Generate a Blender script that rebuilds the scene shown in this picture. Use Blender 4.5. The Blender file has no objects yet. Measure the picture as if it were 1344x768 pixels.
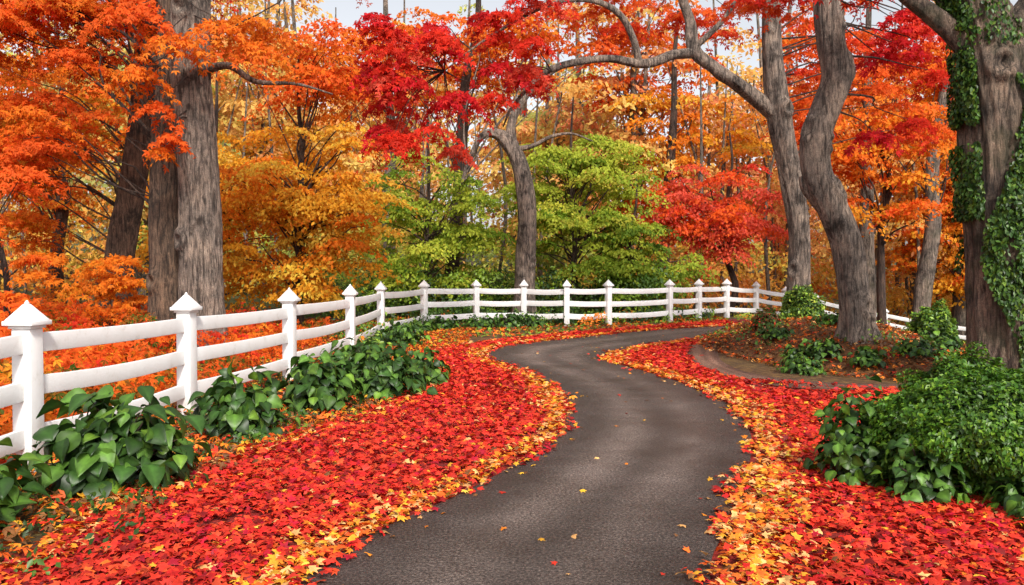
import bpy, bmesh, math, numpy as np
from mathutils import Vector
rng=np.random.default_rng(11)
D=bpy.data; SC=bpy.context.scene
# ------------------------------------------------------------------ utils
def sm(t):
    t=np.clip(t,0,1); return t*t*(3-2*t)
def gz(x,y):
    x=np.asarray(x,float); y=np.asarray(y,float)
    r2=((x-6.4)/2.1)**2+((y-16.5)/4.6)**2
    m=0.62*np.clip(1-r2,0,1)**0.75
    drop=-1.9*sm((x-7.2)/14)*sm((y-13)/12)
    hill=sm((y-48)/60)*7
    left=sm((-x-4.6)/9)*0.5
    n=0.05*np.sin(x*1.7+1)*np.cos(y*1.3)*sm((np.abs(x-1)-6)/4)*(y<26)
    return m+drop+hill+left+n
def gz1(x,y): return float(gz(x,y))
def catmull(P,per=8):
    P=np.asarray(P,float); n=len(P)
    Q=np.vstack([2*P[0]-P[1],P,2*P[-1]-P[-2]]); out=[]
    for i in range(n-1):
        a,b,c,d=Q[i:i+4]
        for t in np.arange(per)/per:
            out.append(0.5*((2*b)+(c-a)*t+(2*a-5*b+4*c-d)*t*t+(3*b-a-3*c+d)*t**3))
    out.append(P[-1]); return np.array(out)
def mkmesh(name,V,F,mat,cols=None,smooth=False,attrs=None):
    V=np.asarray(V,np.float32); F=np.asarray(F,np.int32)
    me=D.meshes.new(name); k=F.shape[1]
    me.vertices.add(len(V)); me.vertices.foreach_set("co",V.ravel())
    me.loops.add(F.size); me.loops.foreach_set("vertex_index",F.ravel())
    me.polygons.add(len(F)); me.polygons.foreach_set("loop_start",np.arange(0,F.size,k,dtype=np.int32))
    me.polygons.foreach_set("loop_total",np.full(len(F),k,np.int32))
    if smooth: me.polygons.foreach_set("use_smooth",np.ones(len(F),bool))
    me.update(calc_edges=True)
    if cols is not None:
        a=me.color_attributes.new("Col",'FLOAT_COLOR','POINT')
        c=np.ones((len(V),4),np.float32); c[:,:3]=cols; a.data.foreach_set("color",c.ravel())
    if attrs:
        for nm,arr in attrs.items():
            a=me.attributes.new(nm,'FLOAT','POINT'); a.data.foreach_set("value",np.asarray(arr,np.float32))
    me.materials.append(mat)
    o=D.objects.new(name,me); SC.collection.objects.link(o); return o
def group(name,children,loc=(0,0,0)):
    e=D.objects.new(name,None); SC.collection.objects.link(e); e.location=loc
    for c in children:
        c.parent=e; c.location=(-loc[0],-loc[1],-loc[2])
    return e
def nrm(a): return a/np.maximum(np.linalg.norm(a,axis=-1,keepdims=True),1e-9)
# ------------------------------------------------------------------ materials
def newmat(name):
    m=D.materials.new(name); m.use_nodes=True; nt=m.node_tree
    for n in list(nt.nodes): nt.nodes.remove(n)
    return m,nt
def N(nt,t,**kw):
    n=nt.nodes.new(t)
    for k,v in kw.items():
        if k in n.inputs.keys(): n.inputs[k].default_value=v
        else: setattr(n,k,v)
    return n
def ramp(nt,stops):
    r=nt.nodes.new('ShaderNodeValToRGB'); e=r.color_ramp.elements
    while len(e)<len(stops): e.new(0.5)
    for i,(p,c) in enumerate(stops):
        e[i].position=p; e[i].color=(*c,1) if len(c)==3 else c
    return r
def mixc(nt,bt,fac,a,b):
    m=nt.nodes.new('ShaderNodeMix'); m.data_type='RGBA'; m.blend_type=bt
    for sock,v in ((m.inputs[0],fac),(m.inputs[6],a),(m.inputs[7],b)):
        if isinstance(v,bpy.types.NodeSocket): nt.links.new(v,sock)
        elif isinstance(v,tuple): sock.default_value=(*v,1)
        else: sock.default_value=v
    return m.outputs[2]
def leafmat(name,trans=0.35,rough=0.5,spec=0.3):
    m,nt=newmat(name); L=nt.links.new
    at=N(nt,'ShaderNodeVertexColor',layer_name='Col')
    tc=N(nt,'ShaderNodeTexCoord'); no=N(nt,'ShaderNodeTexNoise',Scale=22.0,Detail=2.0)
    L(tc.outputs['Object'],no.inputs['Vector'])
    rp=ramp(nt,[(0.3,(0.75,0.75,0.75)),(0.7,(1.12,1.12,1.12))]); L(no.outputs[0],rp.inputs[0])
    col=mixc(nt,'MULTIPLY',1.0,at.outputs[0],rp.outputs[0])
    p=N(nt,'ShaderNodeBsdfPrincipled',Roughness=rough); p.inputs['Specular IOR Level'].default_value=spec
    L(col,p.inputs['Base Color'])
    tr=N(nt,'ShaderNodeBsdfTranslucent'); L(col,tr.inputs['Color'])
    mx=N(nt,'ShaderNodeMixShader'); mx.inputs[0].default_value=trans
    L(p.outputs[0],mx.inputs[1]); L(tr.outputs[0],mx.inputs[2])
    o=N(nt,'ShaderNodeOutputMaterial'); L(mx.outputs[0],o.inputs[0]); return m
M_leaf=leafmat('autumn_leaf',0.5,0.6,0.15)
M_fallen=leafmat('fallen_leaf',0.12,0.55,0.25)
M_green=leafmat('green_leaf',0.2,0.42,0.35)
def barkmat(name,dark,light,moss=0.0):
    m,nt=newmat(name); L=nt.links.new
    tc=N(nt,'ShaderNodeTexCoord'); mp=N(nt,'ShaderNodeMapping'); mp.inputs['Scale'].default_value=(1,1,0.15)
    L(tc.outputs['Object'],mp.inputs[0])
    n1=N(nt,'ShaderNodeTexNoise',Scale=21.0,Detail=10.0,Roughness=0.72,Distortion=0.5); L(mp.outputs[0],n1.inputs['Vector'])
    n4=N(nt,'ShaderNodeTexNoise',Scale=11.0,Detail=6.0,Roughness=0.7,Distortion=1.4); L(mp.outputs[0],n4.inputs['Vector'])
    n2=N(nt,'ShaderNodeTexNoise',Scale=2.3,Detail=6.0,Roughness=.65); L(tc.outputs['Object'],n2.inputs['Vector'])
    n5=N(nt,'ShaderNodeTexNoise',Scale=60.0,Detail=4.0,Roughness=.7); L(tc.outputs['Object'],n5.inputs['Vector'])
    r1=ramp(nt,[(0.36,dark),(0.60,light)]); L(n1.outputs[0],r1.inputs[0])
    r4=ramp(nt,[(0.40,(0.22,0.20,0.19)),(0.49,(0.95,0.95,0.95)),(0.65,(1.3,1.27,1.25))]); L(n4.outputs[0],r4.inputs[0])
    r2=ramp(nt,[(0.34,(0.22,0.19,0.17)),(0.44,(0.85,0.85,0.85)),(0.68,(1.6,1.52,1.42))]); L(n2.outputs[0],r2.inputs[0])
    r5=ramp(nt,[(0.35,(0.65,0.65,0.65)),(0.65,(1.3,1.3,1.3))]); L(n5.outputs[0],r5.inputs[0])
    c=mixc(nt,'MULTIPLY',1.0,r1.outputs[0],r2.outputs[0])
    c=mixc(nt,'MULTIPLY',0.9,c,r4.outputs[0]); c=mixc(nt,'MULTIPLY',1.0,c,r5.outputs[0])
    if moss:
        n3=N(nt,'ShaderNodeTexNoise',Scale=3.0,Detail=6.0); L(tc.outputs['Object'],n3.inputs['Vector'])
        r3=ramp(nt,[(0.5,(0,0,0)),(0.62,(moss,moss,moss))]); L(n3.outputs[0],r3.inputs[0])
        c=mixc(nt,'MIX',r3.outputs[0],c,(0.05,0.06,0.02))
    p=N(nt,'ShaderNodeBsdfPrincipled',Roughness=0.85); L(c,p.inputs['Base Color'])
    add=N(nt,'ShaderNodeMath',operation='ADD'); L(n4.outputs[0],add.inputs[0]); L(n1.outputs[0],add.inputs[1])
    b=N(nt,'ShaderNodeBump',Strength=1.0,Distance=0.09); L(add.outputs[0],b.inputs['Height']); L(b.outputs[0],p.inputs['Normal'])
    o=N(nt,'ShaderNodeOutputMaterial'); L(p.outputs[0],o.inputs[0]); return m
M_bark_br=barkmat('bark_brown',(0.04,0.024,0.016),(0.20,0.13,0.088))
M_bark_gr=barkmat('bark_grey',(0.07,0.053,0.044),(0.33,0.262,0.215))
M_bark_dk=barkmat('bark_dark',(0.022,0.014,0.010),(0.10,0.062,0.045))
M_bark_ms=barkmat('bark_mossy',(0.05,0.035,0.026),(0.27,0.195,0.145),0.35)
M_bark_far=barkmat('bark_far',(0.07,0.055,0.045),(0.26,0.21,0.17),0.25)
def asphalt(name,tint=(1,1,1)):
    m,nt=newmat(name); L=nt.links.new
    tc=N(nt,'ShaderNodeTexCoord')
    a=N(nt,'ShaderNodeTexNoise',Scale=52.0,Detail=6.0,Roughness=0.9); L(tc.outputs['Object'],a.inputs['Vector'])
    b=N(nt,'ShaderNodeTexNoise',Scale=0.9,Detail=9.0,Roughness=.7); L(tc.outputs['Object'],b.inputs['Vector'])
    v=N(nt,'ShaderNodeTexVoronoi',Scale=60.0); L(tc.outputs['Object'],v.inputs['Vector'])
    r=ramp(nt,[(0.38,(0.009*tint[0],0.007*tint[1],0.007*tint[2])),(0.50,(0.062*tint[0],0.050*tint[1],0.046*tint[2])),(0.64,(0.27*tint[0],0.225*tint[1],0.20*tint[2]))]); L(a.outputs[0],r.inputs[0])
    rb=ramp(nt,[(0.34,(0.55,0.51,0.49)),(0.66,(1.35,1.3,1.27))]); L(b.outputs[0],rb.inputs[0])
    c=mixc(nt,'MULTIPLY',1.0,r.outputs[0],rb.outputs[0])
    at=N(nt,'ShaderNodeAttribute',attribute_name='wear')
    rw=ramp(nt,[(0.0,(0.62,0.58,0.56)),(1.0,(2.1,2.02,1.95))]); L(at.outputs['Fac'],rw.inputs[0])
    c=mixc(nt,'MULTIPLY',1.0,c,rw.outputs[0])
    rr=ramp(nt,[(0.35,(0.40,)*3),(0.65,(0.6,)*3)]); L(b.outputs[0],rr.inputs[0])
    p=N(nt,'ShaderNodeBsdfPrincipled'); L(c,p.inputs['Base Color']); L(rr.outputs[0],p.inputs['Roughness'])
    mn=N(nt,'ShaderNodeMath',operation='ADD'); L(a.outputs[0],mn.inputs[0]); L(v.outputs[0],mn.inputs[1])
    bp=N(nt,'ShaderNodeBump',Strength=0.8,Distance=0.012); L(mn.outputs[0],bp.inputs['Height']); L(bp.outputs[0],p.inputs['Normal'])
    o=N(nt,'ShaderNodeOutputMaterial'); L(p.outputs[0],o.inputs[0]); return m
M_road=asphalt('asphalt'); M_path=asphalt('path_dirt',(1.7,1.2,0.95))
m,nt=newmat('forest_floor'); L=nt.links.new
at=N(nt,'ShaderNodeVertexColor',layer_name='Col'); tc=N(nt,'ShaderNodeTexCoord')
v=N(nt,'ShaderNodeTexVoronoi',Scale=14.0); L(tc.outputs['Object'],v.inputs['Vector'])
n=N(nt,'ShaderNodeTexNoise',Scale=5.0,Detail=9.0,Roughness=0.7); L(tc.outputs['Object'],n.inputs['Vector'])
r=ramp(nt,[(0.3,(0.35,0.3,0.3)),(0.7,(1.3,1.4,1.2))]); L(n.outputs[0],r.inputs[0])
c=mixc(nt,'MULTIPLY',1.0,at.outputs[0],r.outputs[0]); hs=N(nt,'ShaderNodeSeparateColor'); L(v.outputs['Color'],hs.inputs[0])
rv=ramp(nt,[(0.0,(0.5,0.45,0.45)),(1.0,(1.3,1.5,1.2))]); L(hs.outputs[0],rv.inputs[0]); c=mixc(nt,'MULTIPLY',1.0,c,rv.outputs[0])
p=N(nt,'ShaderNodeBsdfPrincipled',Roughness=0.85); L(c,p.inputs['Base Color'])
b=N(nt,'ShaderNodeBump',Strength=0.8,Distance=0.05); L(n.outputs[0],b.inputs['Height']); L(b.outputs[0],p.inputs['Normal'])
o=N(nt,'ShaderNodeOutputMaterial'); L(p.outputs[0],o.inputs[0]); M_ground=m
m,nt=newmat('white_paint'); L=nt.links.new
tc=N(nt,'ShaderNodeTexCoord'); n=N(nt,'ShaderNodeTexNoise',Scale=5.0,Detail=8.0,Roughness=0.7); L(tc.outputs['Object'],n.inputs['Vector'])
r=ramp(nt,[(0.25,(0.58,0.55,0.50)),(0.42,(0.76,0.75,0.74)),(0.8,(0.82,0.82,0.82))]); L(n.outputs[0],r.inputs[0])
n2=N(nt,'ShaderNodeTexNoise',Scale=40.0,Detail=3.0); L(tc.outputs['Object'],n2.inputs['Vector'])
p=N(nt,'ShaderNodeBsdfPrincipled',Roughness=0.45); L(r.outputs[0],p.inputs['Base Color'])
b=N(nt,'ShaderNodeBump',Strength=0.2,Distance=0.01); L(n2.outputs[0],b.inputs['Height']); L(b.outputs[0],p.inputs['Normal'])
o=N(nt,'ShaderNodeOutputMaterial'); L(p.outputs[0],o.inputs[0]); M_white=m
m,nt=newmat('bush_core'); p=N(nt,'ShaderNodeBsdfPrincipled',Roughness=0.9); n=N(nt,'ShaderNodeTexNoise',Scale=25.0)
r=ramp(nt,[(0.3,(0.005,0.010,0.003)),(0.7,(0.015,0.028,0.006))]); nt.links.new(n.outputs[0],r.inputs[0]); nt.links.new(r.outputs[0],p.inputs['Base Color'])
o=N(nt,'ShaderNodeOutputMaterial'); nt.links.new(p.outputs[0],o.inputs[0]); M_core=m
# ------------------------------------------------------------------ leaf templates
KITE=(np.array([[0,-.5,0],[.3,0,.06],[0,.6,-.08],[-.3,0,.06]]),np.array([[0,1,2],[0,2,3]]),np.ones(4))
def tri_t():
    V=[[0,-.4,0]];F=[]
    for a,l in ((0,1.0),(50,.8),(-50,.8)):
        a=math.radians(a); d=np.array([math.sin(a),math.cos(a)]); s=np.array([d[1],-d[0]]); b=np.array([0,-.4])
        i=len(V)
        for q,z in ((b+d*.5*l+s*.17,.02),(b+d*l*1.05,-.18),(b+d*.5*l-s*.17,.02)): V.append([q[0],q[1],z])
        F+=[[0,i,i+1],[0,i+1,i+2]]
    return np.array(V),np.array(F),np.ones(len(V))
TRI=tri_t()
def maple_t():
    pts=[(180,.18),(130,.42),(105,.62),(80,.40),(50,.88),(26,.48),(0,1.05),(-26,.48),(-50,.88),(-80,.40),(-105,.62),(-130,.42)]
    V=[[0,0,.05]]
    for k,(a,r_) in enumerate(pts):
        a=math.radians(a); V.append([r_*math.sin(a),r_*math.cos(a),-.22*r_*r_+(.12 if k%3==0 else -.04)*r_])
    n=len(pts); F=[[0,1+(i+1)%n,1+i] for i in range(n)]
    return np.array(V),np.array(F),np.array([.8]+[1.05]*n)
MAPLE=maple_t()
def ovate_t():
    V=[];F=[];S=[]
    ys=np.linspace(0,1,7); ws=[.04,.30,.42,.41,.31,.16,.0]
    for yv,w in zip(ys,ws):
        zb=-.55*yv**2+.2*yv
        for sx in (-1,-.5,0,.5,1):
            V.append([sx*w,yv,zb+.13*abs(sx)*(w/.42)-.05*(abs(sx)==1)]); S.append([1.5,1.0,.85][int(abs(sx)*2)])
    for i in range(6):
        for j in range(4):
            a=i*5+j; F+=[[a,a+1,a+6],[a,a+6,a+5]]
    return np.array(V),np.array(F),np.array(S)
OVATE=ovate_t()
class Leaves:
    def __init__(s,t): s.t=t; s.P=[];s.N=[];s.S=[];s.C=[];s.T=[]
    def add(s,P,Nn,S,C,T=None):
        if T is None: T=rng.normal(size=P.shape)
        s.P.append(P);s.N.append(nrm(Nn));s.S.append(S);s.C.append(C);s.T.append(T)
    def build(s,name,mat,smooth=False):
        P=np.vstack(s.P);Nn=np.vstack(s.N);S=np.concatenate(s.S);C=np.clip(np.vstack(s.C),0,.95);T=np.vstack(s.T)
        Y=nrm(T-Nn*np.sum(T*Nn,1,keepdims=True)); X=np.cross(Y,Nn)
        tv,tf,ts=s.t; n=len(P);k=len(tv)
        V=P[:,None,:]+S[:,None,None]*(tv[None,:,0,None]*X[:,None]+tv[None,:,1,None]*Y[:,None]+tv[None,:,2,None]*Nn[:,None])
        F=(tf[None]+np.arange(n)[:,None,None]*k).reshape(-1,3)
        CC=(C[:,None,:]*ts[None,:,None]).reshape(-1,3)
        return mkmesh(name,V.reshape(-1,3),F,mat,CC,smooth)
RED=(.78,.042,.018);CRIM=(.68,.015,.03);PINK=(.90,.14,.08);ORR=(.92,.15,.02);ORG=(.95,.27,.022);YOR=(.95,.46,.035);YEL=(.94,.64,.08)
YGR=(.50,.58,.06);GRN=(.24,.38,.035);DGR=(.03,.075,.013);MGR=(.075,.16,.022);BRN=(.22,.09,.03);PEACH=(.93,.48,.17)
def pick(pal,n):
    cs=np.array([p[0] for p in pal]);w=np.array([p[1] for p in pal],float)
    return cs[rng.choice(len(cs),n,p=w/w.sum())]
def pad(Lv,c,r,n,size,col,thick=.07,droop=.35,tilt=None,mixcol=None):
    a=rng.uniform(0,2*np.pi,n); ph=rng.uniform(0,6.28,2)
    rr=r*np.sqrt(rng.random(n))*(1+.3*np.sin(3*a+ph[0])+.22*np.sin(7*a+ph[1]))
    q=rr/r; tl=rng.normal(0,.12,2) if tilt is None else np.array(tilt)
    x=np.cos(a)*rr;y=np.sin(a)*rr
    z=-droop*r*q**2+rng.normal(0,thick*r,n)+x*tl[0]+y*tl[1]
    P=np.stack([c[0]+x,c[1]+y,c[2]+z],1)
    Nn=np.stack([np.cos(a)*q*.4,np.sin(a)*q*.4-.4,np.full(n,.5)],1)+rng.normal(0,.42,(n,3))
    T=np.stack([np.cos(a),np.sin(a),np.full(n,-.7)],1)+rng.normal(0,.6,(n,3))
    C=np.tile(np.array(col),(n,1))
    if mixcol is not None:
        w=np.clip(rng.normal(.3,.3,n),0,1)[:,None]; C=C*(1-w)+np.array(mixcol)*w
    C=C*rng.uniform(.68,1.15,n)[:,None]
    Lv.add(P,Nn,size*rng.uniform(.7,1.25,n),C,T)
class Tubes:
    def __init__(s): s.V=[];s.F=[];s.n=0
    def add(s,pts,rad,seg=12,per=6,flare=0,rough=.06,ridge=0,knots=0):
        if ridge: per=22
        A=np.column_stack([np.asarray(pts,float),np.asarray(rad,float)]); A=catmull(A,per)
        P=A[:,:3];R=np.maximum(A[:,3],.004); m=len(P)
        T=nrm(np.gradient(P,axis=0)); ref=np.array([1.,0,0]) if abs(T[0][0])<.8 else np.array([0,1.,0])
        u=nrm(ref-T[0]*ref.dot(T[0])); U=[u]
        for i in range(1,m):
            u=U[-1]-T[i]*U[-1].dot(T[i]); U.append(u/np.linalg.norm(u))
        U=np.array(U);W=np.cross(T,U); th=np.linspace(0,2*np.pi,seg,endpoint=False)
        ph=rng.uniform(0,6.28,8)
        h=np.concatenate([[0],np.cumsum(np.linalg.norm(np.diff(P,axis=0),axis=1))])[:,None]
        mod=1+rough*(np.sin(3*th+ph[0]+h*.7)+.8*np.sin(5*th+ph[1]-h*1.1)+.6*np.sin(9*th+ph[2]+h*.5)+.7*np.sin(2*th+h*3.1+ph[3]))
        if ridge:
            mod=mod+ridge*(np.abs(np.sin(9*th+ph[4]+1.3*np.sin(h*1.9+2*np.sin(th+ph[5]))))-.6+.5*np.sin(31*th+2.2*np.sin(h*2.7+ph[6])+ph[7])*np.sin(h*5+7*np.sin(th)))
        for _ in range(knots):
            hk=rng.uniform(.6,h[-1,0]*.75);tk=rng.uniform(np.pi,2*np.pi);dt=(th-tk+np.pi)%(2*np.pi)-np.pi
            e=np.sqrt(((h-hk)/.17)**2+(dt/.42)**2)
            mod=mod+.22*np.exp(-((e-.9)/.45)**2)-.10*np.exp(-(e/.5)**2)
        if flare: mod=mod*(1+flare*np.exp(-h/.35)*(1+.45*np.sin(5*th+ph[0])))
        rr=R[:,None]*mod
        V=P[:,None]+rr[...,None]*(np.cos(th)[None,:,None]*U[:,None]+np.sin(th)[None,:,None]*W[:,None])
        i=np.arange(m-1)[:,None]*seg;j=np.arange(seg)[None];k=(j+1)%seg
        q=np.stack([i+j,i+k,i+seg+k,i+seg+j],-1).reshape(-1,4)+s.n
        s.V.append(V.reshape(-1,3));s.F.append(q);s.n+=m*seg
        return P,R
    def build(s,name,mat): return mkmesh(name,np.vstack(s.V),np.vstack(s.F),mat,smooth=True)
def twig(Tb,a,b,r0,r1=.006,seg=6):
    a=np.array(a,float);b=np.array(b,float);d=b-a;L_=np.linalg.norm(d)
    m1=a+d*.35+rng.normal(0,.05*L_,3)+[0,0,.07*L_];m2=a+d*.7+rng.normal(0,.05*L_,3)+[0,0,.06*L_]
    Tb.add([a,m1,m2,b],[r0,r0*.65,r0*.4,r1],seg=seg,per=3,rough=.03)
def crown(Lv,Tb,trunk,c,rad,npads,pr,nl,size,pal,frac=.5,mix=None,tw=.035,droop=.35,zmin=.25):
    c=np.array(c,float);rad=np.array(rad,float)
    d=nrm(rng.normal(size=(npads,3)));u=rng.random(npads)**.45
    PC=c+d*rad*u[:,None]; cols=pick(pal,npads)
    for p,cc in zip(PC,cols):
        g=gz1(p[0],p[1])
        if p[2]<g+zmin: p[2]=g+zmin+rng.random()*.5
        r=pr*rng.uniform(.6,1.35); m_=pick(pal,1)[0] if mix is None else mix
        pad(Lv,p,r,int(nl*(r/pr)**1.6),size,cc*rng.uniform(.82,1.1),mixcol=m_,droop=droop)
        if Tb is not None and rng.random()<frac:
            zt=p[2]-rng.uniform(.3,1.0)*abs(p[2]-trunk[0][2])*.5
            k=np.argmin(np.abs(trunk[:,2]-zt)); twig(Tb,trunk[k],p,tw*rng.uniform(.6,1.2))
# ------------------------------------------------------------------ road
Lp=[(-2.6,-6),(-2.2,-3),(-1.75,0),(-1.35,2.5),(-1.10,4.18),(-.89,4.87),(-.39,5.77),(.12,6.94),(.48,8.08),(.65,9.4),(.60,10.9),(.22,12.9),(-.36,14.6),(-.52,15.9),(-.1,17.55),(1.44,19.5),(3.7,22),(6.6,24.1),(10,25.6),(14,26.6),(20,27),(30,26)]
Rp=[(-.6,-6),(-.2,-3),(.3,0),(.75,2.5),(1.04,4.18),(1.34,5.01),(1.75,6.08),(2.12,7.08),(2.40,8.08),(2.61,9.4),(2.61,10.9),(2.18,12.9),(1.77,14.4),(1.85,15.6),(2.5,16.9),(3.9,18.7),(5.6,20.7),(7.6,22.3),(10.6,23.5),(14.3,24.4),(20,24.7),(30,23.7)]
LE=catmull(Lp,12);RE=catmull(Rp,12)
def strip(name,A,B,nc,zo,mat):
    m=len(A);t=np.linspace(0,1,nc)
    X=A[:,None,:]*(1-t)[None,:,None]+B[:,None,:]*t[None,:,None]
    Z=gz(X[...,0],X[...,1])+zo
    V=np.dstack([X,Z]).reshape(-1,3)
    i=np.arange(m-1)[:,None]*nc;j=np.arange(nc-1)[None]
    F=np.stack([i+j,i+j+1,i+nc+j+1,i+nc+j],-1).reshape(-1,4)
    w=(np.exp(-((t-.36)/.12)**2)+.8*np.exp(-((t-.70)/.11)**2))[None]*.8*(.75+.25*np.sin(np.arange(m)*.09))[:,None]
    return mkmesh(name,V,F,mat,smooth=True,attrs={'wear':w.ravel()})
road=strip('asphalt_road',LE,RE,24,.02,M_road)
sA=catmull([(4.7,20.0),(3.9,17.8),(3.5,16.2),(3.25,14.8),(3.2,13.4),(3.35,12.2),(3.8,11.3),(4.7,10.75),(5.8,10.7),(7.2,11.0),(9,11.6),(12,12)],8)
sB=catmull([(5.3,19.7),(4.5,17.8),(4.2,16.4),(3.85,14.8),(3.75,13.6),(3.85,12.7),(4.2,12.05),(4.95,11.6),(5.8,11.55),(6.8,11.8),(9,12.5),(12,13)],8)
path=strip('side_path',sA,sB,8,.014,M_path)
def mono(E):
    o=np.argsort(E[:,1]);return E[o,1],E[o,0]
LY,LX=mono(LE[LE[:,0]<9.9]);RY,RX=mono(RE[RE[:,0]<9.9])
roadL=lambda y:np.where(y>25.4,9.5+(y-25.4)*5,np.interp(y,LY,LX)); roadR=lambda y:np.interp(y,RY,RX)
CLc=catmull([(-3.2,-2),(-3.1,2),(-2.86,4.49),(-2.72,6.08),(-2.45,7.08),(-1.94,8.47),(-1.45,10.2),(-1.15,12.2),(-1.45,13.8),(-1.9,15.5),(-1.55,17),(-.56,18.6),(.9,20.5),(2.7,22.5),(5,24.8),(7.4,27.0)],8)
CY,CX=mono(CLc); carpL=lambda y:np.interp(y,CY,CX)
CRy=[-2,3,5,8,9.5,10.7,12,13.4,15,17.5,19,20,21];CRx=[4.5,4.6,4.4,4.5,5.2,6.4,3.35,3.2,3.3,3.8,4.6,5.2,5.9]
carpR=lambda y:np.interp(y,CRy,CRx)
def nz(x,y,s=1.): return .5*np.sin(x*2.3*s+1.3*np.sin(y*1.7*s))+.5*np.sin(y*2.9*s+1.7*np.sin(x*1.9*s+2))
# ------------------------------------------------------------------ ground
def axis(a,b,st,lo,hi):
    c=np.arange(a,b,st); l=a-np.cumsum(np.geomspace(st*2,(a-lo)*.25,16)); l=l[l>lo-100]; h=b+np.cumsum(np.geomspace(st*2,(hi-b)*.25,18))
    return np.concatenate([l[::-1],c,h])
gx=axis(-8,11,.12,-200,200);gy=axis(1,30,.14,-60,300)
GX,GY=np.meshgrid(gx,gy);GZ=gz(GX,GY)
fx,fy=GX.ravel(),GY.ravel()
col=np.tile(np.array([.13,.055,.018]),(len(fx),1))
k=sm(nz(fx,fy,.5)*.8+.3)[:,None]; col=col*(1-k*.6)+np.array([.05,.06,.012])*k*.6
far=sm((fy-26)/8)[:,None]; col=col*(1-far)+np.array([.05,.055,.014])*far
ired=(((fx>carpL(fy))&(fx<roadL(fy)+.2)&(fy<28))|((fx>roadR(fy)-.2)&(fx<carpR(fy))&(fy<20.5)))
col[ired]=(.30,.013,.008)
md=(((fx-6.4)/2.2)**2+((fy-16.5)/4.7)**2)<1; col[md]=np.array([.20,.07,.025])
nx_,ny_=len(gx),len(gy); i=np.arange(ny_-1)[:,None]*nx_; j=np.arange(nx_-1)[None]
GF=np.stack([i+j,i+j+1,i+nx_+j+1,i+nx_+j],-1).reshape(-1,4)
ground=mkmesh('ground',np.column_stack([fx,fy,GZ.ravel()]),GF,M_ground,col,True)
# ------------------------------------------------------------------ fallen leaves
def scatter(n,x0,x1,y0,y1): return rng.uniform(x0,x1,n),rng.uniform(y0,y1,n)
def lay(Lv,x,y,cols,size,zmax=.035,tilt=.38,z0=.024):
    n=len(x);P=np.stack([x,y,gz(x,y)+z0+rng.random(n)*zmax],1)
    Nn=np.stack([rng.normal(0,tilt,n),rng.normal(0,tilt,n),np.ones(n)],1)
    Lv.add(P,Nn,size*rng.uniform(.6,1.3,n),cols*rng.uniform(.58,1.15,n)[:,None])
def carpet(Lv,dens,y0,y1,size):
    x0,x1=-3.6,7; n=int(dens*(x1-x0)*(y1-y0)); x,y=scatter(n,x0,x1,y0,y1)
    e=nz(x,y,2.2)*.09+nz(x,y,9)*.05+rng.normal(0,.06,n)
    rl=roadL(y);rr=roadR(y)
    L_=(x>carpL(y)+nz(x,y,1.5)*.12)&(x<rl+e+.02); R_=(x>rr-e-.02)&(x<carpR(y)+e)&(y<20.5)
    sidep=(x>3.25)&(x<6.4)&(y>10.8)&(y<11.6)
    keep=(L_|R_)&~(sidep&(rng.random(n)<.85)); thin=nz(x+5,y-3,1.3)+nz(x,y,3.1)*.5
    keep&=~((thin>1.05)&(rng.random(n)<.8))
    x,y,L_=x[keep],y[keep],L_[keep]
    dist=np.where(L_,roadL(y)-x,x-roadR(y))
    c=pick([(RED,4),((.64,.018,.015),2.6),((.85,.09,.025),2.2),((.80,.045,.025),3),((.28,.01,.01),1.5),((.55,.012,.035),1.2)],len(x))
    c*= (1-.2*sm(nz(x*.7,y*.7,1.1)*.9))[:,None]
    bw=np.where(L_,.17+.05*nz(x*0,y,.8),.24+.12*np.clip(8-y,0,3)/3)
    band=np.exp(-((dist-.13)/bw)**2)*.9+.05+.18*np.clip(nz(x,y,.9)-.5,0,1)
    od=np.where(L_,x-carpL(y),9); band=np.maximum(band,.6*np.exp(-(od/.28)**2))
    yb=rng.random(len(x))<band*.88
    c[yb]=pick([(ORG,2.8),(YOR,2.2),(PEACH,2.6),(YEL,.3),(ORR,2.2),(BRN,.7)],int(yb.sum()))
    lay(Lv,x,y,c,size)
FL=Leaves(MAPLE)
carpet(FL,1250,2.2,6.5,.047); carpet(FL,800,6.5,10,.05)
FT=Leaves(TRI)
carpet(FT,620,10,17,.075); carpet(FT,420,17,28,.10)
ns=5000;x,y=scatter(ns,-2,7,2.5,24); t=(x-roadL(y))/(roadR(y)-roadL(y)+1e-6); kk=(t>0)&(t<1)&((rng.random(ns)<.085)|((np.minimum(t,1-t)<.13)&(rng.random(ns)<.55)))
x,y=x[kk],y[kk]; lay(FL,x,y,pick([(ORG,3),(YOR,2),(PEACH,2),(BRN,2.5),(RED,2)],len(x)),.038,zmax=.006,tilt=.2,z0=.026)
x,y=scatter(60000,-9,-1,2.5,26); kk=(x<carpL(y)+.1); x,y=x[kk],y[kk]
kk=rng.random(len(x))<np.where(x>-4.2,.9,.6); x,y=x[kk],y[kk]
lay(FT,x,y,pick([(BRN,3),(ORR,2),(ORG,2),(RED,1),(YOR,1),(GRN,.6)],len(x)),.075,.06,.5)
x,y=scatter(22000,3.2,11,10.5,22); kk=((((x-6.4)/2.3)**2+((y-16.5)/4.8)**2)<1.05)|((y>11.7)&(x>7)); x,y=x[kk],y[kk]
lay(FT,x,y,pick([(BRN,4),(ORR,2),(ORG,1.6),(RED,.6),(PEACH,1),((.1,.05,.02),2)],len(x)),.065,.05,.5)
x,y=scatter(14000,2.6,9,3,11); kk=(x>carpR(y)-.3); x,y=x[kk],y[kk]
lay(FT,x,y,pick([(BRN,2),(ORR,2),(RED,3)],len(x)),.07,.04,.4)
x,y=scatter(9000,-4,12,20,30); kk=(x<carpL(y)-.0); x,y=x[kk],y[kk]
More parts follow.
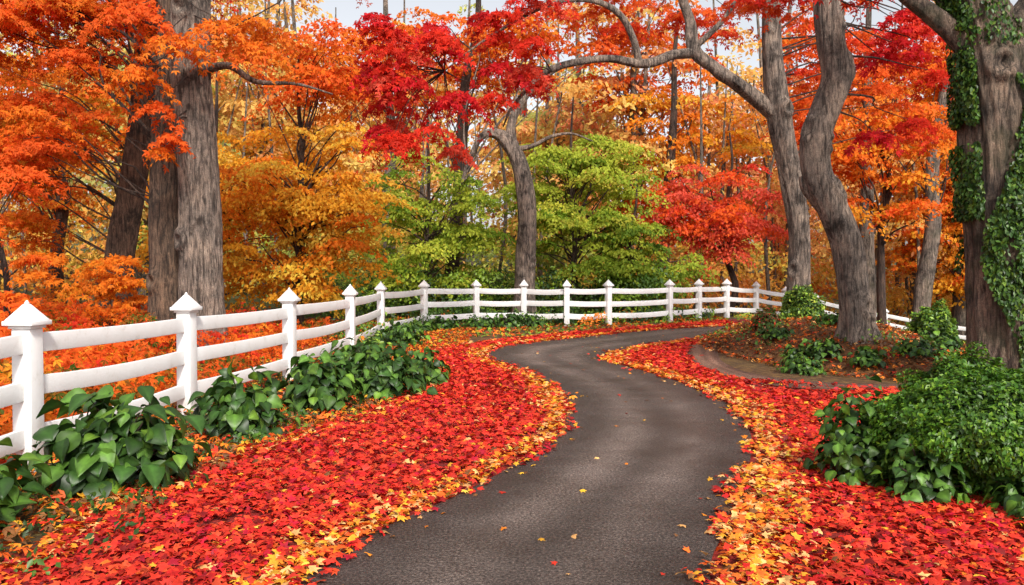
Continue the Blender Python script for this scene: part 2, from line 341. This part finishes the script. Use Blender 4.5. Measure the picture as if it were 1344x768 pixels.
lay(FT,x,y,pick([(BRN,2),(ORR,2),(GRN,3),(ORG,1)],len(x)),.1,.05,.5)
group('fallen_leaves',[FL.build('near_leaves',M_fallen),FT.build('far_leaves',M_fallen)])
# ------------------------------------------------------------------ fence
posts=[(-4.25,-1.2),(-4.2,1.4),(-4.1,4.0),(-3.95,6.54),(-3.69,9.1),(-3.3,11.9),(-3.08,15.3),(-3.2,19.6),(-2.55,23.3),(-1.1,24.6),(.37,24.7),(1.65,24.2),(2.95,24.6),(5.1,26),(6.35,27.3),(7.7,28.8),(9.3,30.6),(11.0,32.3),(12.6,33.4),(14.2,34.0),(15.8,34.0),(17.4,33.4),(18.9,32.4),(20.3,31.1),(21.6,29.6),(23,28.0)]
fv=[];ff=[]
def hexa(c8):
    b=len(fv);fv.extend(c8);ff.extend([[b,b+3,b+2,b+1],[b+4,b+5,b+6,b+7],[b,b+1,b+5,b+4],[b+1,b+2,b+6,b+5],[b+2,b+3,b+7,b+6],[b+3,b,b+4,b+7]])
def frust(c,d,w0,w1,z0,z1):
    n_=np.array([-d[1],d[0]]);o=[]
    for w,z in ((w0,z0),(w1,z1)):
        for a,b_ in ((-1,-1),(1,-1),(1,1),(-1,1)):
            q=np.array(c)+d*a*w+n_*b_*w;o.append((q[0],q[1],z))
    hexa(o)
for i_,p_ in enumerate(posts):
    a=np.array(posts[max(i_-1,0)]);b_=np.array(posts[min(i_+1,len(posts)-1)]);d=(b_-a)/np.linalg.norm(b_-a)
    g=gz1(*p_)
    frust(p_,d,.082,.080,g-.15,g+1.17); frust(p_,d,.098,.098,g+1.171,g+1.195); frust(p_,d,.128,.128,g+1.196,g+1.235); frust(p_,d,.118,.02,g+1.236,g+1.37); frust(p_,d,.018,.006,g+1.371,g+1.40)
for a,b_ in zip(posts[:-1],posts[1:]):
    a=np.array(a);b_=np.array(b_);d=b_-a;L_=np.linalg.norm(d);d/=L_;n_=np.array([-d[1],d[0]])
    s0=a+d*.083;s1=b_-d*.083;ga,gb=gz1(*a),gz1(*b_)
    for h in (.30,.67,1.04):
        ns=7;dz0,dz1=rng.normal(0,.012,2);sag=rng.uniform(.01,.035);hh=.08
        ts=np.linspace(0,1,ns);base=len(fv)
        for t in ts:
            q=s0+(s1-s0)*t;z=(ga+dz0)*(1-t)+(gb+dz1)*t+h-sag*4*t*(1-t)
            for sx,sz in ((-1,-1),(1,-1),(1,1),(-1,1)): fv.append((q[0]+n_[0]*.022*sx,q[1]+n_[1]*.022*sx,z+hh*sz))
        for k_ in range(ns-1):
            u=base+k_*4
            for j_ in range(4): ff.append([u+j_,u+(j_+1)%4,u+4+(j_+1)%4,u+4+j_])
        ff.append([base+3,base+2,base+1,base]);e=base+(ns-1)*4;ff.append([e,e+1,e+2,e+3])
fence=mkmesh('white_fence',np.array(fv),np.array(ff),M_white)
bv=fence.modifiers.new('b','BEVEL');bv.width=.006;bv.segments=2;bv.limit_method='ANGLE';bv.angle_limit=math.radians(40)
# ------------------------------------------------------------------ hero trees
def TL(y,pts): return [(p[0],y,p[1]) for p in pts]
Tb=Tubes();Tl=Tubes();Tw=Tubes();Lf=Leaves(TRI)
t1,_=Tb.add(TL(15.85,[(-6.08,0),(-6.12,1.2),(-6.13,2.5),(-6.2,4.3),(-6.3,5.6),(-6.25,7.2),(-6.0,9.5),(-5.8,12.5)]),[.43,.41,.39,.37,.37,.34,.28,.12],seg=90,flare=.3,rough=.02,ridge=.05,knots=3)
t2,_=Tl.add(TL(16.15,[(-6.98,0),(-6.93,1.2),(-6.92,2.5),(-6.86,4.3),(-6.72,5.6),(-6.75,7.2),(-7.1,9.5),(-7.6,12)]),[.37,.34,.33,.33,.34,.31,.24,.1],seg=90,flare=.3,rough=.02,ridge=.05,knots=2)
Tb.add(TL(15.8,[(-5.95,5.6),(-5.5,5.65),(-5.0,5.35),(-4.2,5.3),(-3.5,5.1)]),[.1,.07,.05,.03,.015],seg=8)
crown(Lf,Tw,t1,(-8,17.4,8.0),(4.6,1.6,2.0),54,.75,320,.10,[(ORR,5),(RED,2),(ORG,3)],tw=.04,frac=.4)
crown(Lf,Tw,t2,(-9.6,16.0,6.7),(2.4,1.6,1.5),28,.75,350,.10,[(ORR,5),(ORG,2.5),(RED,1)],tw=.04,frac=.4)
crown(Lf,Tw,t2,(-9.9,16.5,4.6),(1.7,1.3,.9),12,.7,330,.10,[(ORR,4),(ORG,2)],tw=.03,frac=.6)
for c_,r_ in (((-6.5,14.9,4.7),.42),((-6.3,14.8,4.1),.34),((-6.9,14.9,5.3),.6),((-6.2,14.8,5.9),.7),((-5.4,14.9,6.2),.7),((-7.0,14.7,6.4),.8),((-6.5,14.9,3.9),.25),((-4.8,15.2,5.9),.6)):
    pad(Lf,c_,r_,int(380*r_**1.5)+60,.11,pick([(ORG,2),(ORR,1.5)],1)[0],mixcol=ORR,droop=.7)
    twig(Tw,(-6.2,15.6,c_[2]+.7),c_,.02)
group('large_maple_tree',[Tb.build('trunk_main',M_bark_gr),Tl.build('trunk_second',M_bark_br),Tw.build('twigs',M_bark_dk),Lf.build('foliage',M_leaf)])
Tb=Tubes();Lf=Leaves(TRI)
t1,_=Tb.add(TL(19,[(-9.45,0),(-9.25,2.1),(-8.95,3.7),(-8.7,5.4),(-8.5,8),(-8.4,11)]),[.36,.32,.30,.27,.22,.08],seg=40,flare=.3,rough=.03,ridge=.05)
crown(Lf,Tb,t1,(-11.9,19.6,4.9),(2.2,1.2,2.9),36,.75,300,.11,[(ORR,3),(ORG,4),(YOR,2)],tw=.03)
crown(Lf,Tb,t1,(-8.6,17.2,1.5),(.9,.5,.7),8,.45,230,.10,[(ORG,3),(YOR,3)],tw=.02)
group('leaning_maple_tree',[Tb.build('trunk',M_bark_br),Lf.build('foliage',M_leaf)])
Tb=Tubes();Lf=Leaves(TRI)
t1,_=Tb.add(TL(14,[(-8.9,0),(-8.8,1.5),(-9.1,3),(-9.0,5)]),[.06,.05,.04,.02],seg=8)
crown(Lf,Tb,t1,(-8.9,13.8,2.2),(1.2,.8,1.5),13,.45,150,.10,[(ORR,4),(ORG,3)],tw=.02)
group('maple_sapling',[Tb.build('trunk',M_bark_dk),Lf.build('foliage',M_leaf)])
# arched-limb tree A
Tb=Tubes();Tw=Tubes();Lf=Leaves(TRI);yA=19.3;g=gz1(6.8,yA)
tA,_=Tb.add(TL(yA,[(6.85,g-.15),(6.88,1.6),(6.88,2.7),(6.62,4.16),(6.36,5.46),(6.2,6.93),(6.2,8.2),(6.4,10),(6.2,13)]),[.28,.25,.25,.26,.28,.23,.20,.16,.06],seg=64,flare=.45,rough=.035,ridge=.04,knots=5)
Tb.add([(6.35,yA,5.35),(5.85,19.3,5.75),(5.32,19.2,6.1),(4.75,19.2,6.5),(4.3,19.1,6.84),(4.2,19.1,7.5),(3.94,19,8.2),(3.6,18.8,9.6)],[.22,.18,.16,.15,.15,.12,.10,.04],seg=20,rough=.05,knots=3)
Tb.add([(4.35,19.1,6.8),(3.8,19,6.72),(3.3,18.9,6.52),(2.92,18.8,6.47),(2.3,18.7,6.55),(1.63,18.6,6.47),(.95,18.5,6.28),(.5,18.4,5.95),(0,18.3,5.36),(-.2,18.2,4.9)],[.13,.12,.11,.1,.09,.085,.07,.055,.035,.015],seg=12,rough=.06)
Tb.add([(2.95,18.8,6.5),(2.8,18.7,7.0),(2.5,18.6,7.5),(2.0,18.5,7.77),(1.4,18.4,7.8),(.7,18.3,7.6),(-.2,18.2,7.1),(-.96,18.1,6.56),(-1.5,18,6.1)],[.085,.08,.075,.065,.055,.045,.035,.025,.012],seg=10)
Tb.add([(4.3,19.1,6.9),(5,19,7.6),(5.4,18.9,8.4)],[.08,.06,.03],seg=8)
limb=np.array([(0.9,18.4,6.2),(.2,18.3,7.3),(-.9,18.1,6.6),(-1.5,18,6.1),(1.6,18.6,6.5),(1.5,18.4,7.8),(2.5,18.6,7.6)])
for k_ in range(40):
    c_=np.array([rng.uniform(-3.2,.7),rng.uniform(17,19),0]); c_[2]=rng.uniform(4.6,8.2)-.25*abs(c_[0]+.5)
    if c_[0]>-.3 and c_[2]<6: c_[2]+=1.6
    pad(Lf,c_,rng.uniform(.35,.75),195,.12,pick([(CRIM,4),(RED,4),(PINK,1.5)],1)[0],mixcol=RED,droop=.6,thick=.06)
    if rng.random()<.6: twig(Tw,limb[np.argmin(np.linalg.norm(limb-c_,axis=1))],c_,.02,.006)
for k_ in range(30):
    c_=(rng.uniform(.8,6.3),rng.uniform(19.8,22.0),rng.uniform(7.8,9.8)); pad(Lf,c_,.6,140,.12,pick([(RED,3),(ORR,5),(ORG,1)],1)[0],mixcol=ORR)
    if rng.random()<.4: twig(Tw,(3.94,19,8.2),c_,.02,.006)
for k_ in range(30):
    c_=(rng.uniform(7.0,10.5),rng.uniform(19.5,21.5),rng.uniform(5,9)); pad(Lf,c_,.6,175,.11,pick([(RED,3),(ORR,5),(ORG,2)],1)[0],mixcol=ORR)
    if rng.random()<.6: twig(Tw,tA[np.argmin(np.abs(tA[:,2]-c_[2]+.6))],c_,.025,.006)
group('arching_maple_tree',[Tb.build('trunk',M_bark_gr),Tw.build('twigs',M_bark_dk),Lf.build('foliage',M_leaf)])
# sinuous tree B
Tb=Tubes();Tw=Tubes();Lf=Leaves(TRI);g=gz1(6,14)
tB,_=Tb.add(TL(14,[(6.08,g-.15),(5.98,1.06),(5.82,2.05),(5.55,2.75),(5.28,3.35),(5.25,3.95),(5.45,4.5),(5.62,5.0),(5.52,5.6),(5.42,6.4),(5.3,8),(5.6,11)]),[.30,.25,.25,.25,.24,.24,.25,.25,.22,.21,.18,.06],seg=72,flare=.5,rough=.04,ridge=.04,knots=8)
Tb.add(TL(14.05,[(5.6,2.6),(5.3,2.9),(5.12,3.1),(5.05,3.3)]),[.15,.12,.085,.05],seg=12)
for k_ in range(16):
    c_=(rng.uniform(4.6,7.6),rng.uniform(14.3,15.8),rng.uniform(6.7,8.5)); pad(Lf,c_,.6,170,.11,pick([(RED,4),(ORR,3)],1)[0],mixcol=RED); twig(Tw,tB[-20],c_,.025,.006)
for k_ in range(11):
    c_=(rng.uniform(6.5,8.0),rng.uniform(14.3,15.6),rng.uniform(4.2,6.4)); pad(Lf,c_,.45,150,.11,pick([(CRIM,4),(RED,3)],1)[0],mixcol=RED,droop=.6); twig(Tw,tB[np.argmin(np.abs(tB[:,2]-c_[2]-.2))],c_,.025,.006)
group('twisted_tree',[Tb.build('trunk',M_bark_gr),Tw.build('twigs',M_bark_dk),Lf.build('foliage',M_leaf)])
# ivy tree
Tb=Tubes();Tw=Tubes();Lf=Leaves(TRI);Iv=Leaves(KITE);yC=10.9
tC,rC=Tb.add(TL(yC,[(6.85,-.1),(6.75,.9),(6.66,2.0),(6.58,2.9),(6.5,3.9),(6.35,4.8),(6.1,5.6),(5.9,7.2),(5.7,9.5)]),[.54,.48,.45,.44,.42,.34,.29,.22,.1],seg=100,flare=.4,rough=.03,ridge=.055,knots=5)
Tb.add([(6.5,yC,4.1),(6.8,yC,4.8),(7.3,10.8,5.6),(7.8,10.7,7)],[.3,.27,.22,.1],seg=24)
Tb.add([(6.3,yC,4.5),(5.95,10.9,4.85),(5.56,10.9,5.15),(5.1,10.8,5.45),(4.5,10.7,6.2)],[.2,.15,.12,.09,.04],seg=14)
n_=60000; zz=rng.uniform(.2,6.0,n_);ii=np.array([np.argmin(np.abs(tC[:,2]-z_)) for z_ in zz]); th=rng.uniform(0,2*np.pi,n_)
side=np.cos(th);front=-np.sin(th)
cov=((side>-.62+.25*np.sin(zz*2.3+.5)+.9*sm((zz-3.0)/1.0))&(front>-.6)&(zz<4.2))|((side<-.80)&(zz>2.2)&(zz<5.4)&(np.sin(zz*5)>-.8))|((zz>4.6)&(rng.random(n_)<.18))
cov&=(nz(th*1.5,zz*1.2,1.6)+rng.normal(0,.22,n_)>-.5)
zz,ii,th=zz[cov],ii[cov],th[cov]; o_=np.stack([np.cos(th),np.sin(th),0*th],1)
rr_=rC[ii]*1.06+rng.random(len(ii))*(.05+.07*np.abs(np.sin(zz*4+th*3)))
P_=tC[ii]*[1,1,0]+o_*rr_[:,None];P_[:,2]=zz
Iv.add(P_,o_+rng.normal(0,.45,P_.shape)+[0,0,.3],rng.uniform(.045,.085,len(ii)),pick([(DGR,3),(MGR,3),((.13,.21,.02),1)],len(ii))*rng.uniform(.6,1.3,len(ii))[:,None],np.tile([0,0,-1.],(len(ii),1))+rng.normal(0,.4,P_.shape))
for k_ in range(10):
    c_=(rng.uniform(4.2,7.5),rng.uniform(11.8,12.8),rng.uniform(5.8,7.2)); pad(Lf,c_,.5,160,.10,RED,mixcol=CRIM); twig(Tw,(5.8,10.9,5.2),c_,.02,.006)
group('ivy_covered_tree',[Tb.build('trunk',M_bark_ms),Tw.build('twigs',M_bark_dk),Lf.build('foliage',M_leaf),Iv.build('ivy',M_green)])
# bent tree
Tb=Tubes();Lf=Leaves(KITE)
t1,_=Tb.add(TL(27,[(.41,-.1),(.46,1.8),(.51,3.6),(.28,5.1),(-.08,5.85),(-.56,6.25),(-1.05,6.1),(-1.5,5.2),(-1.7,4.6)]),[.38,.33,.31,.28,.24,.17,.11,.06,.02],seg=40,flare=.3,rough=.04,ridge=.04,knots=3)
Tb.add(TL(27,[(.0,5.7),(.7,5.85),(1.3,6.15),(2.0,6.25),(2.7,6.0)]),[.12,.08,.06,.04,.02],seg=8)
Tb.add(TL(27,[(-.05,5.8),(0,6.6),(.4,7.4),(1.2,8.2),(2.4,8.8)]),[.2,.15,.12,.08,.04],seg=10)
crown(Lf,Tb,t1,(.3,27.8,9.5),(3.5,1.2,1.4),18,.8,165,.16,[(ORR,4),(RED,1),(ORG,3)])
group('bent_tree',[Tb.build('trunk',M_bark_gr),Lf.build('foliage',M_leaf)])
def tree(name,base,h,r,crowns,mat,lean=0,tmpl=KITE,flare=.3):
    Tb=Tubes();Tw=Tubes();Lf=Leaves(tmpl);bx,by=base;g=gz1(bx,by)
    hs=np.linspace(0,1,7);pts=[(bx+lean*t*h+(rng.normal(0,.09) if 0<t<1 else 0),by+rng.normal(0,.06),g-.1+h*t) for t in hs]
    tr,_=Tb.add(pts,[r*(1-.75*t**1.3) for t in hs],seg=12,flare=flare)
    for cr in crowns: crown(Lf,Tw,tr,**cr)
    return group(name,[Tb.build('trunk',mat),Tw.build('branches',M_bark_dk),Lf.build('foliage',M_leaf)])
def C(c,rad,npads,pr,nl,size,pal,**k): return dict(c=c,rad=rad,npads=npads,pr=pr,nl=nl,size=size,pal=pal,**k)
tree('yellow_maple_tree',(-6.2,23.5),8,.13,[C((-6.2,23.2,3.6),(2.5,1.5,3.0),70,.8,255,.13,[(YOR,6),(YEL,3),(ORG,2.5)],frac=.8,tw=.045),C((-5.8,24,7.6),(2.8,1.6,1.7),32,.8,220,.13,[(ORG,4),(ORR,4)],frac=.5)],M_bark_dk)
tree('yellow_maple_tree',(-9.5,26),8,.14,[C((-9,25.6,3.8),(3.0,1.5,3.1),60,.9,240,.14,[(YOR,5),(ORG,3),(YEL,2.5)],frac=.7,tw=.045)],M_bark_dk)
tree('orange_maple_tree',(-13.5,24),9,.2,[C((-13.6,24,6.0),(2.6,1.5,3.0),46,.9,240,.14,[(ORR,3),(ORG,4),(YOR,2)],frac=.5)],M_bark_dk)
GP=[(YGR,5),(GRN,3),((.68,.64,.08),1.5)]
tree('green_maple_tree',(-3.0,28.3),7,.10,[C((-3.0,28.3,3.3),(2.9,1.2,2.4),64,.8,235,.13,GP,frac=.7,tw=.04)],M_bark_dk)
tree('green_maple_tree',(2.2,29),8,.11,[C((2.2,29,4.4),(3.1,1.2,2.7),84,.8,235,.13,GP,frac=.7,tw=.04)],M_bark_dk)
tree('green_maple_tree',(4.4,28.6),5,.10,[C((4.3,28.6,2.2),(2.3,1.0,1.7),45,.75,230,.13,[(GRN,5),(YGR,4),(MGR,1)],frac=.6,tw=.04)],M_bark_dk)
tree('red_maple_tree',(8.2,30.5),7,.12,[C((7.7,29.8,4.0),(3.2,1.2,1.9),62,.8,230,.13,[(PINK,5),(ORR,4),(RED,1)],frac=.6,tw=.04)],M_bark_dk)
tree('orange_maple_tree',(12.5,27),8,.15,[C((12.0,26.5,5.6),(2.2,1.4,2.6),40,.8,225,.14,[(ORR,3),(ORG,4),(YOR,2)],frac=.5,zmin=2.5)],M_bark_dk)
tree('orange_maple_tree',(20.5,37),10,.2,[C((20.3,36.8,4.2),(3.2,1.5,4.4),64,1.0,230,.2,[(ORR,2),(ORG,4),(YOR,4)],frac=.5,zmin=1.2)],M_bark_dk)
tree('tall_tree',(-2.35,30),13,.30,[C((-1.4,30.8,9.8),(3.4,1.3,2.1),32,.9,180,.16,[(ORR,5),(RED,1),(ORG,4)],frac=.4)],M_bark_dk,lean=.085)
tree('tall_tree',(-4.9,32),14,.27,[C((-5,33,10.3),(3.8,1.3,2.6),38,.9,165,.17,[(ORG,4),(ORR,4)],frac=.4)],M_bark_far,lean=-.01)
tree('tall_tree',(13.2,30),13,.30,[C((12.5,31,9.2),(3.5,1.5,3),48,.9,190,.16,[(ORR,5),(RED,1),(ORG,3)],frac=.4)],M_bark_far)
tree('tall_tree',(14.7,29),13,.32,[C((16.2,30,8.2),(3,1.5,3.2),44,.9,190,.16,[(ORG,4),(ORR,3),(YOR,2)],frac=.4)],M_bark_far,lean=.09)
tree('tall_tree',(5.6,37),15,.28,[C((6,38,12.0),(4.2,1.5,3.2),42,1.0,150,.2,[(ORR,5),(ORG,4),(RED,.6)],frac=.4)],M_bark_far)
tree('tall_tree',(6.4,35),13,.26,[C((8,36,8.0),(3.2,1.5,2.5),40,.9,165,.18,[(ORG,4),(YOR,4),(YEL,1)],frac=.4)],M_bark_dk,lean=.06)
# ---- distant forest
def haze_pal(pal,f=.24): return [(tuple(np.array(c_)*(1-f)+np.array([.95,.80,.50])*f),w_) for c_,w_ in pal]  # haze painted in: distant leaf colours mixed towards pale peach
Tb=Tubes();Lf=Leaves(KITE)
for k_ in range(88):
    yy=rng.uniform(37,66);u=rng.uniform(-.78,.78);xx=u*yy; g=gz1(xx,yy);h=rng.uniform(14,22);r_=rng.uniform(.12,.3)
    ln=rng.normal(0,.04);pts=[(xx+ln*h*t+rng.normal(0,.12),yy,g-.2+h*t) for t in (0,.3,.6,1)]
    tr,_=Tb.add(pts,[r_,r_*.8,r_*.6,.04],seg=8,per=4)
    if u<-.42: pal=[(ORG,2),(YOR,3),(YGR,3),(GRN,1),(YEL,1)]
    elif u<-.12: pal=[(YOR,5),(ORG,3),(YEL,4)]
    elif u<.12: pal=[(YGR,3),(YOR,3),(ORG,2.5),(ORR,1),(YEL,2.5)]
    else: pal=[(ORG,4),(YOR,4),(ORR,2),(YEL,2)]
    crown(Lf,Tb,tr,(xx,yy,g+h*.5),(3.6,2.5,h*.38),27,1.5,100,.30,haze_pal(pal),frac=.2,tw=.07)
for k_ in range(60):
    yy=rng.uniform(30,50);xx=rng.uniform(-.75,.75)*yy
    Tb.add([(xx,yy,gz1(xx,yy)-.2),(xx+rng.normal(0,.3),yy,5),(xx+rng.normal(0,.7),yy,11)],[rng.uniform(.05,.14),.07,.02],seg=7,per=4)
for k_ in range(420):
    yy=rng.uniform(31,58);xx=rng.uniform(-.8,.8)*yy;u=xx/yy
    if u>.3 and yy<39: yy+=9;xx=u*yy
    pal=[(GRN,2),(YGR,4),(YOR,1.5),(YEL,1)] if u<.15 and u>-.45 else [(ORG,3),(YOR,4),(YGR,2),(YEL,1.5)]
    pad(Lf,(xx,yy,gz1(xx,yy)+rng.uniform(.3,3.8)),rng.uniform(1.,2),165,.24,pick(haze_pal(pal,.18),1)[0],mixcol=pick(pal,1)[0],thick=.2)
group('distant_forest',[Tb.build('trunks',M_bark_far),Lf.build('foliage',M_leaf)])
# ---- shrubs
def shrub(name,c,rad,n,size,pal,tmpl=KITE,mat=M_green,lump=.12,round_=0):
    Lf=Leaves(tmpl);c=np.array(c,float);rad=np.array(rad,float);g=gz1(c[0],c[1]); zc=g+round_*rad[2]
    nb=90; B=nrm(rng.normal(size=(nb,3))); bs=rng.uniform(.5,1.3,nb)
    def lumpf(d):
        dt=d@B.T; return 1+lump*(np.max(np.exp(-(1-dt)/.035)*bs,axis=1)*1.3-.65)
    d=nrm(rng.normal(size=(n,3)))
    if not round_: d[:,2]=np.abs(d[:,2])-.12;d=nrm(d)
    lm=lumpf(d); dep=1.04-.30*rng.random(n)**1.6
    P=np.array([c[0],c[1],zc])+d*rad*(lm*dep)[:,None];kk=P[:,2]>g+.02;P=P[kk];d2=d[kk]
    sh=(.25+.8*((dep*lm)[kk]-.72)/.38).clip(.2,1.3)  # leaves deep between the lumps coloured darker, standing in for shade
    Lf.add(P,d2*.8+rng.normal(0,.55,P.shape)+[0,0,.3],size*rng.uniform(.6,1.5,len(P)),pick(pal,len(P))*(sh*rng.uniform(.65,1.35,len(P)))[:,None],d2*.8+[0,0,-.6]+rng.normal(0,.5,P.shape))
    ch=[Lf.build('leaves',mat)]
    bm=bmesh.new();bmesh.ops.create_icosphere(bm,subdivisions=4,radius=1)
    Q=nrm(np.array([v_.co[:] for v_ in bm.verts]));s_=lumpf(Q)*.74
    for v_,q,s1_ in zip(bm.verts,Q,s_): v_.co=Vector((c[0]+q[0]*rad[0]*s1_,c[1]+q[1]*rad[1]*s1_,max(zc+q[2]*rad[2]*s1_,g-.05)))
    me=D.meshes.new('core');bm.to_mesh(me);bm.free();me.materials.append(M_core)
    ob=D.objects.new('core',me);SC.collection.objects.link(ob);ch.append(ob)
    return group(name,ch)
BP=[((.075,.17,.012),3),((.04,.11,.009),3),((.15,.27,.02),1.3)]
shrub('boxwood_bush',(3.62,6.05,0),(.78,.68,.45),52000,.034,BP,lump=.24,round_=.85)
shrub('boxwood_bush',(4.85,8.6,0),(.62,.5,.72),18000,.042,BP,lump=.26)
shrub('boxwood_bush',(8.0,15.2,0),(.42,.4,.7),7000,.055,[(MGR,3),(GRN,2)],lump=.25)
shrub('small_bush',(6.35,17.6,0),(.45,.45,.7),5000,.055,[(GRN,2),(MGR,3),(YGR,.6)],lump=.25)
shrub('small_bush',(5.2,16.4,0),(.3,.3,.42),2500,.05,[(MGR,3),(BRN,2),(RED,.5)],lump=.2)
def hosta(c,R,H,n,size,pal=((DGR,5),(MGR,3.5),((.12,.22,.025),1)),name='leafy_plant'):
    Lf=Leaves(OVATE);g=gz1(*c)
    a=rng.uniform(0,2*np.pi,n);e=np.arccos(rng.uniform(0.02,1,n));lump=1+.17*np.sin(3*a+rng.uniform(0,6))+.12*np.sin(5*a+rng.uniform(0,6))
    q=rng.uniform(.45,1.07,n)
    rr=R*np.sin(e)*q*lump; z=g+.05+H*np.cos(e)**.8*q*.95*(1+.12*np.sin(2*a+1))
    P=np.stack([c[0]+np.cos(a)*rr*.82,c[1]+np.sin(a)*rr*.82,z],1)
    out=np.stack([np.cos(a),np.sin(a),0*a],1)
    T=out*1.0+[0,0,-.2]+rng.normal(0,.42,P.shape); Nn=out*(np.sin(e)*.55)[:,None]+[0,0,.75]+rng.normal(0,.36,P.shape)
    Lf.add(P,Nn,size*rng.uniform(.45,1.25,n),pick(list(pal),n)*(rng.uniform(.55,1.4,n)*(.28+.78*q))[:,None],T)  # inner, lower leaves carry painted shade in their colour
    Tb=Tubes()
    for k_ in range(18):
        b=P[rng.integers(n)]; Tb.add([(c[0]+rng.normal(0,.04),c[1]+rng.normal(0,.04),g-.02),((c[0]+b[0])/2,(c[1]+b[1])/2,b[2]*.7+g*.3),tuple(b)],[.009,.007,.004],seg=5,per=3)
    return group(name,[Lf.build('leaves',M_green,True),Tb.build('stems',M_bark_dk)])
HN='hosta_plant'
hosta((-3.0,6.15),.62,.66,440,.18,name=HN);hosta((-3.5,5.0),.48,.50,260,.15,name=HN);hosta((-3.35,4.2),.36,.25,170,.12,name=HN)
hosta((-2.68,7.95),.48,.58,340,.155,name=HN);hosta((-2.25,9.4),.48,.66,360,.155,name=HN);hosta((-1.7,10.5),.62,.64,440,.155,name=HN);hosta((-2.3,11.6),.55,.58,300,.15,name=HN)
hosta((-1.3,11.6),.42,.48,240,.14,name=HN)
PF=((DGR,4),(MGR,3),((.1,.2,.02),1.5))
hosta((2.78,6.3),.46,.66,760,.10,PF);hosta((2.95,5.75),.36,.4,360,.095,PF);hosta((3.5,5.3),.4,.2,260,.09,PF);hosta((3.9,5.1),.3,.28,220,.09,PF)
for c_ in ((4.7,12.9),(5.2,13.4),(4.9,13.7),(5.6,12.7),(6.5,12.8),(5.0,15.2),(6.2,15.4),(7.3,13.5),(7.6,14.4),(7.0,16.2)): hosta(c_,rng.uniform(.28,.42),rng.uniform(.2,.32),170,.11,PF)
for c_ in ((-1.9,22.4),(-.9,22.9),(-.1,23.4),(.5,23.6),(-2.4,21.3),(-2.6,19.0),(-2.4,17.4),(-2.6,14)): hosta(c_,rng.uniform(.45,.65),rng.uniform(.3,.5),190,.14,PF)
Lf=Leaves(KITE)
for k_ in range(200):
    t=rng.uniform(0,1);i_=rng.integers(6,14);a=np.array(posts[i_]);b_=np.array(posts[i_+1]);q=a+(b_-a)*t+rng.normal(0,.4,2)+[0,.7]
    pad(Lf,(q[0],q[1],gz1(*q)+rng.uniform(.05,.3)),rng.uniform(.2,.45),70,.09,pick([(MGR,3),(DGR,3),(GRN,1.5),(ORG,.4)],1)[0],thick=.3)
for k_ in range(90):
    x_=rng.uniform(-3.6,-2.2);y_=rng.uniform(4,16);pad(Lf,(x_,y_,gz1(x_,y_)+rng.uniform(.04,.1)),rng.uniform(.1,.22),35,.05,pick([(MGR,3),(DGR,3),(BRN,1)],1)[0],thick=.3)
for k_ in range(50):
    x_=rng.uniform(4.6,8.5);y_=rng.uniform(12.4,19);pad(Lf,(x_,y_,gz1(x_,y_)+rng.uniform(.05,.1)),rng.uniform(.15,.3),40,.07,pick([(MGR,3),(GRN,2),(BRN,1)],1)[0],thick=.3)
for k_ in range(170):
    x_=rng.uniform(8,26);y_=rng.uniform(18,32);pad(Lf,(x_,y_,gz1(x_,y_)+rng.uniform(.02,.08)),rng.uniform(.4,.9),90,.10,pick([(MGR,2),(GRN,3),(ORG,2),(YGR,1)],1)[0],thick=.06,droop=.05)
Lf.build('ground_cover',M_green)
Lf=Leaves(TRI)
for k_ in range(330):
    y_=rng.uniform(6,21);x_=rng.uniform(-.68*y_-2.5,-4.3)
    if x_<-15: continue
    hgt=rng.uniform(.1,.7)*min(1,.35+(-x_-4.2)*.5)
    pad(Lf,(x_,y_,gz1(x_,y_)+hgt),rng.uniform(.3,.6),100,.09,pick([(ORR,4),(RED,2),(ORG,3),(YOR,.8),(MGR,3)],1)[0],mixcol=ORR,thick=.2)
Lf.build('red_undergrowth',M_leaf)
Lf=Leaves(KITE)
for k_ in range(150):
    x_=rng.uniform(-8,6);y_=rng.uniform(27.5,31);pad(Lf,(x_,y_,gz1(x_,y_)+rng.uniform(.2,1.6)),rng.uniform(.5,.9),150,.13,pick([(DGR,2),(MGR,4),(GRN,3)],1)[0],thick=.25)
Lf.build('green_undergrowth',M_green)
# ------------------------------------------------------------------ light, world, camera
SV=Vector((.28,-.80,.80)).normalized()
el=math.asin(SV.z);az=math.atan2(SV.x,SV.y)%(2*math.pi)
w=D.worlds.new("World");SC.world=w;w.use_nodes=True;nt=w.node_tree
for n in list(nt.nodes): nt.nodes.remove(n)
sk=nt.nodes.new('ShaderNodeTexSky');sk.sky_type='NISHITA';sk.sun_disc=False;sk.sun_elevation=el;sk.sun_rotation=az;sk.dust_density=3.0
hs=nt.nodes.new('ShaderNodeHueSaturation');hs.inputs['Saturation'].default_value=.22;hs.inputs['Value'].default_value=1.45
bg=nt.nodes.new('ShaderNodeBackground');bg.inputs[1].default_value=.15;ou=nt.nodes.new('ShaderNodeOutputWorld')
nt.links.new(sk.outputs[0],hs.inputs['Color']);nt.links.new(hs.outputs[0],bg.inputs[0]);nt.links.new(bg.outputs[0],ou.inputs[0])
sl=D.lights.new('sun','SUN');sl.energy=3.9;sl.angle=math.radians(9);sl.color=(1,.93,.84)
so=D.objects.new('sun',sl);SC.collection.objects.link(so);so.rotation_euler=(-SV).to_track_quat('-Z','Y').to_euler()
cam=D.cameras.new('camera');co=D.objects.new('camera',cam);SC.collection.objects.link(co)
cam.sensor_width=36;cam.lens=36*1055/1344;cam.clip_end=1500
co.location=(0,0,1.63);co.rotation_euler=(math.radians(90-1.47),0,0)
SC.camera=co
SC.view_settings.view_transform='Standard';SC.view_settings.look='None';SC.view_settings.exposure=0
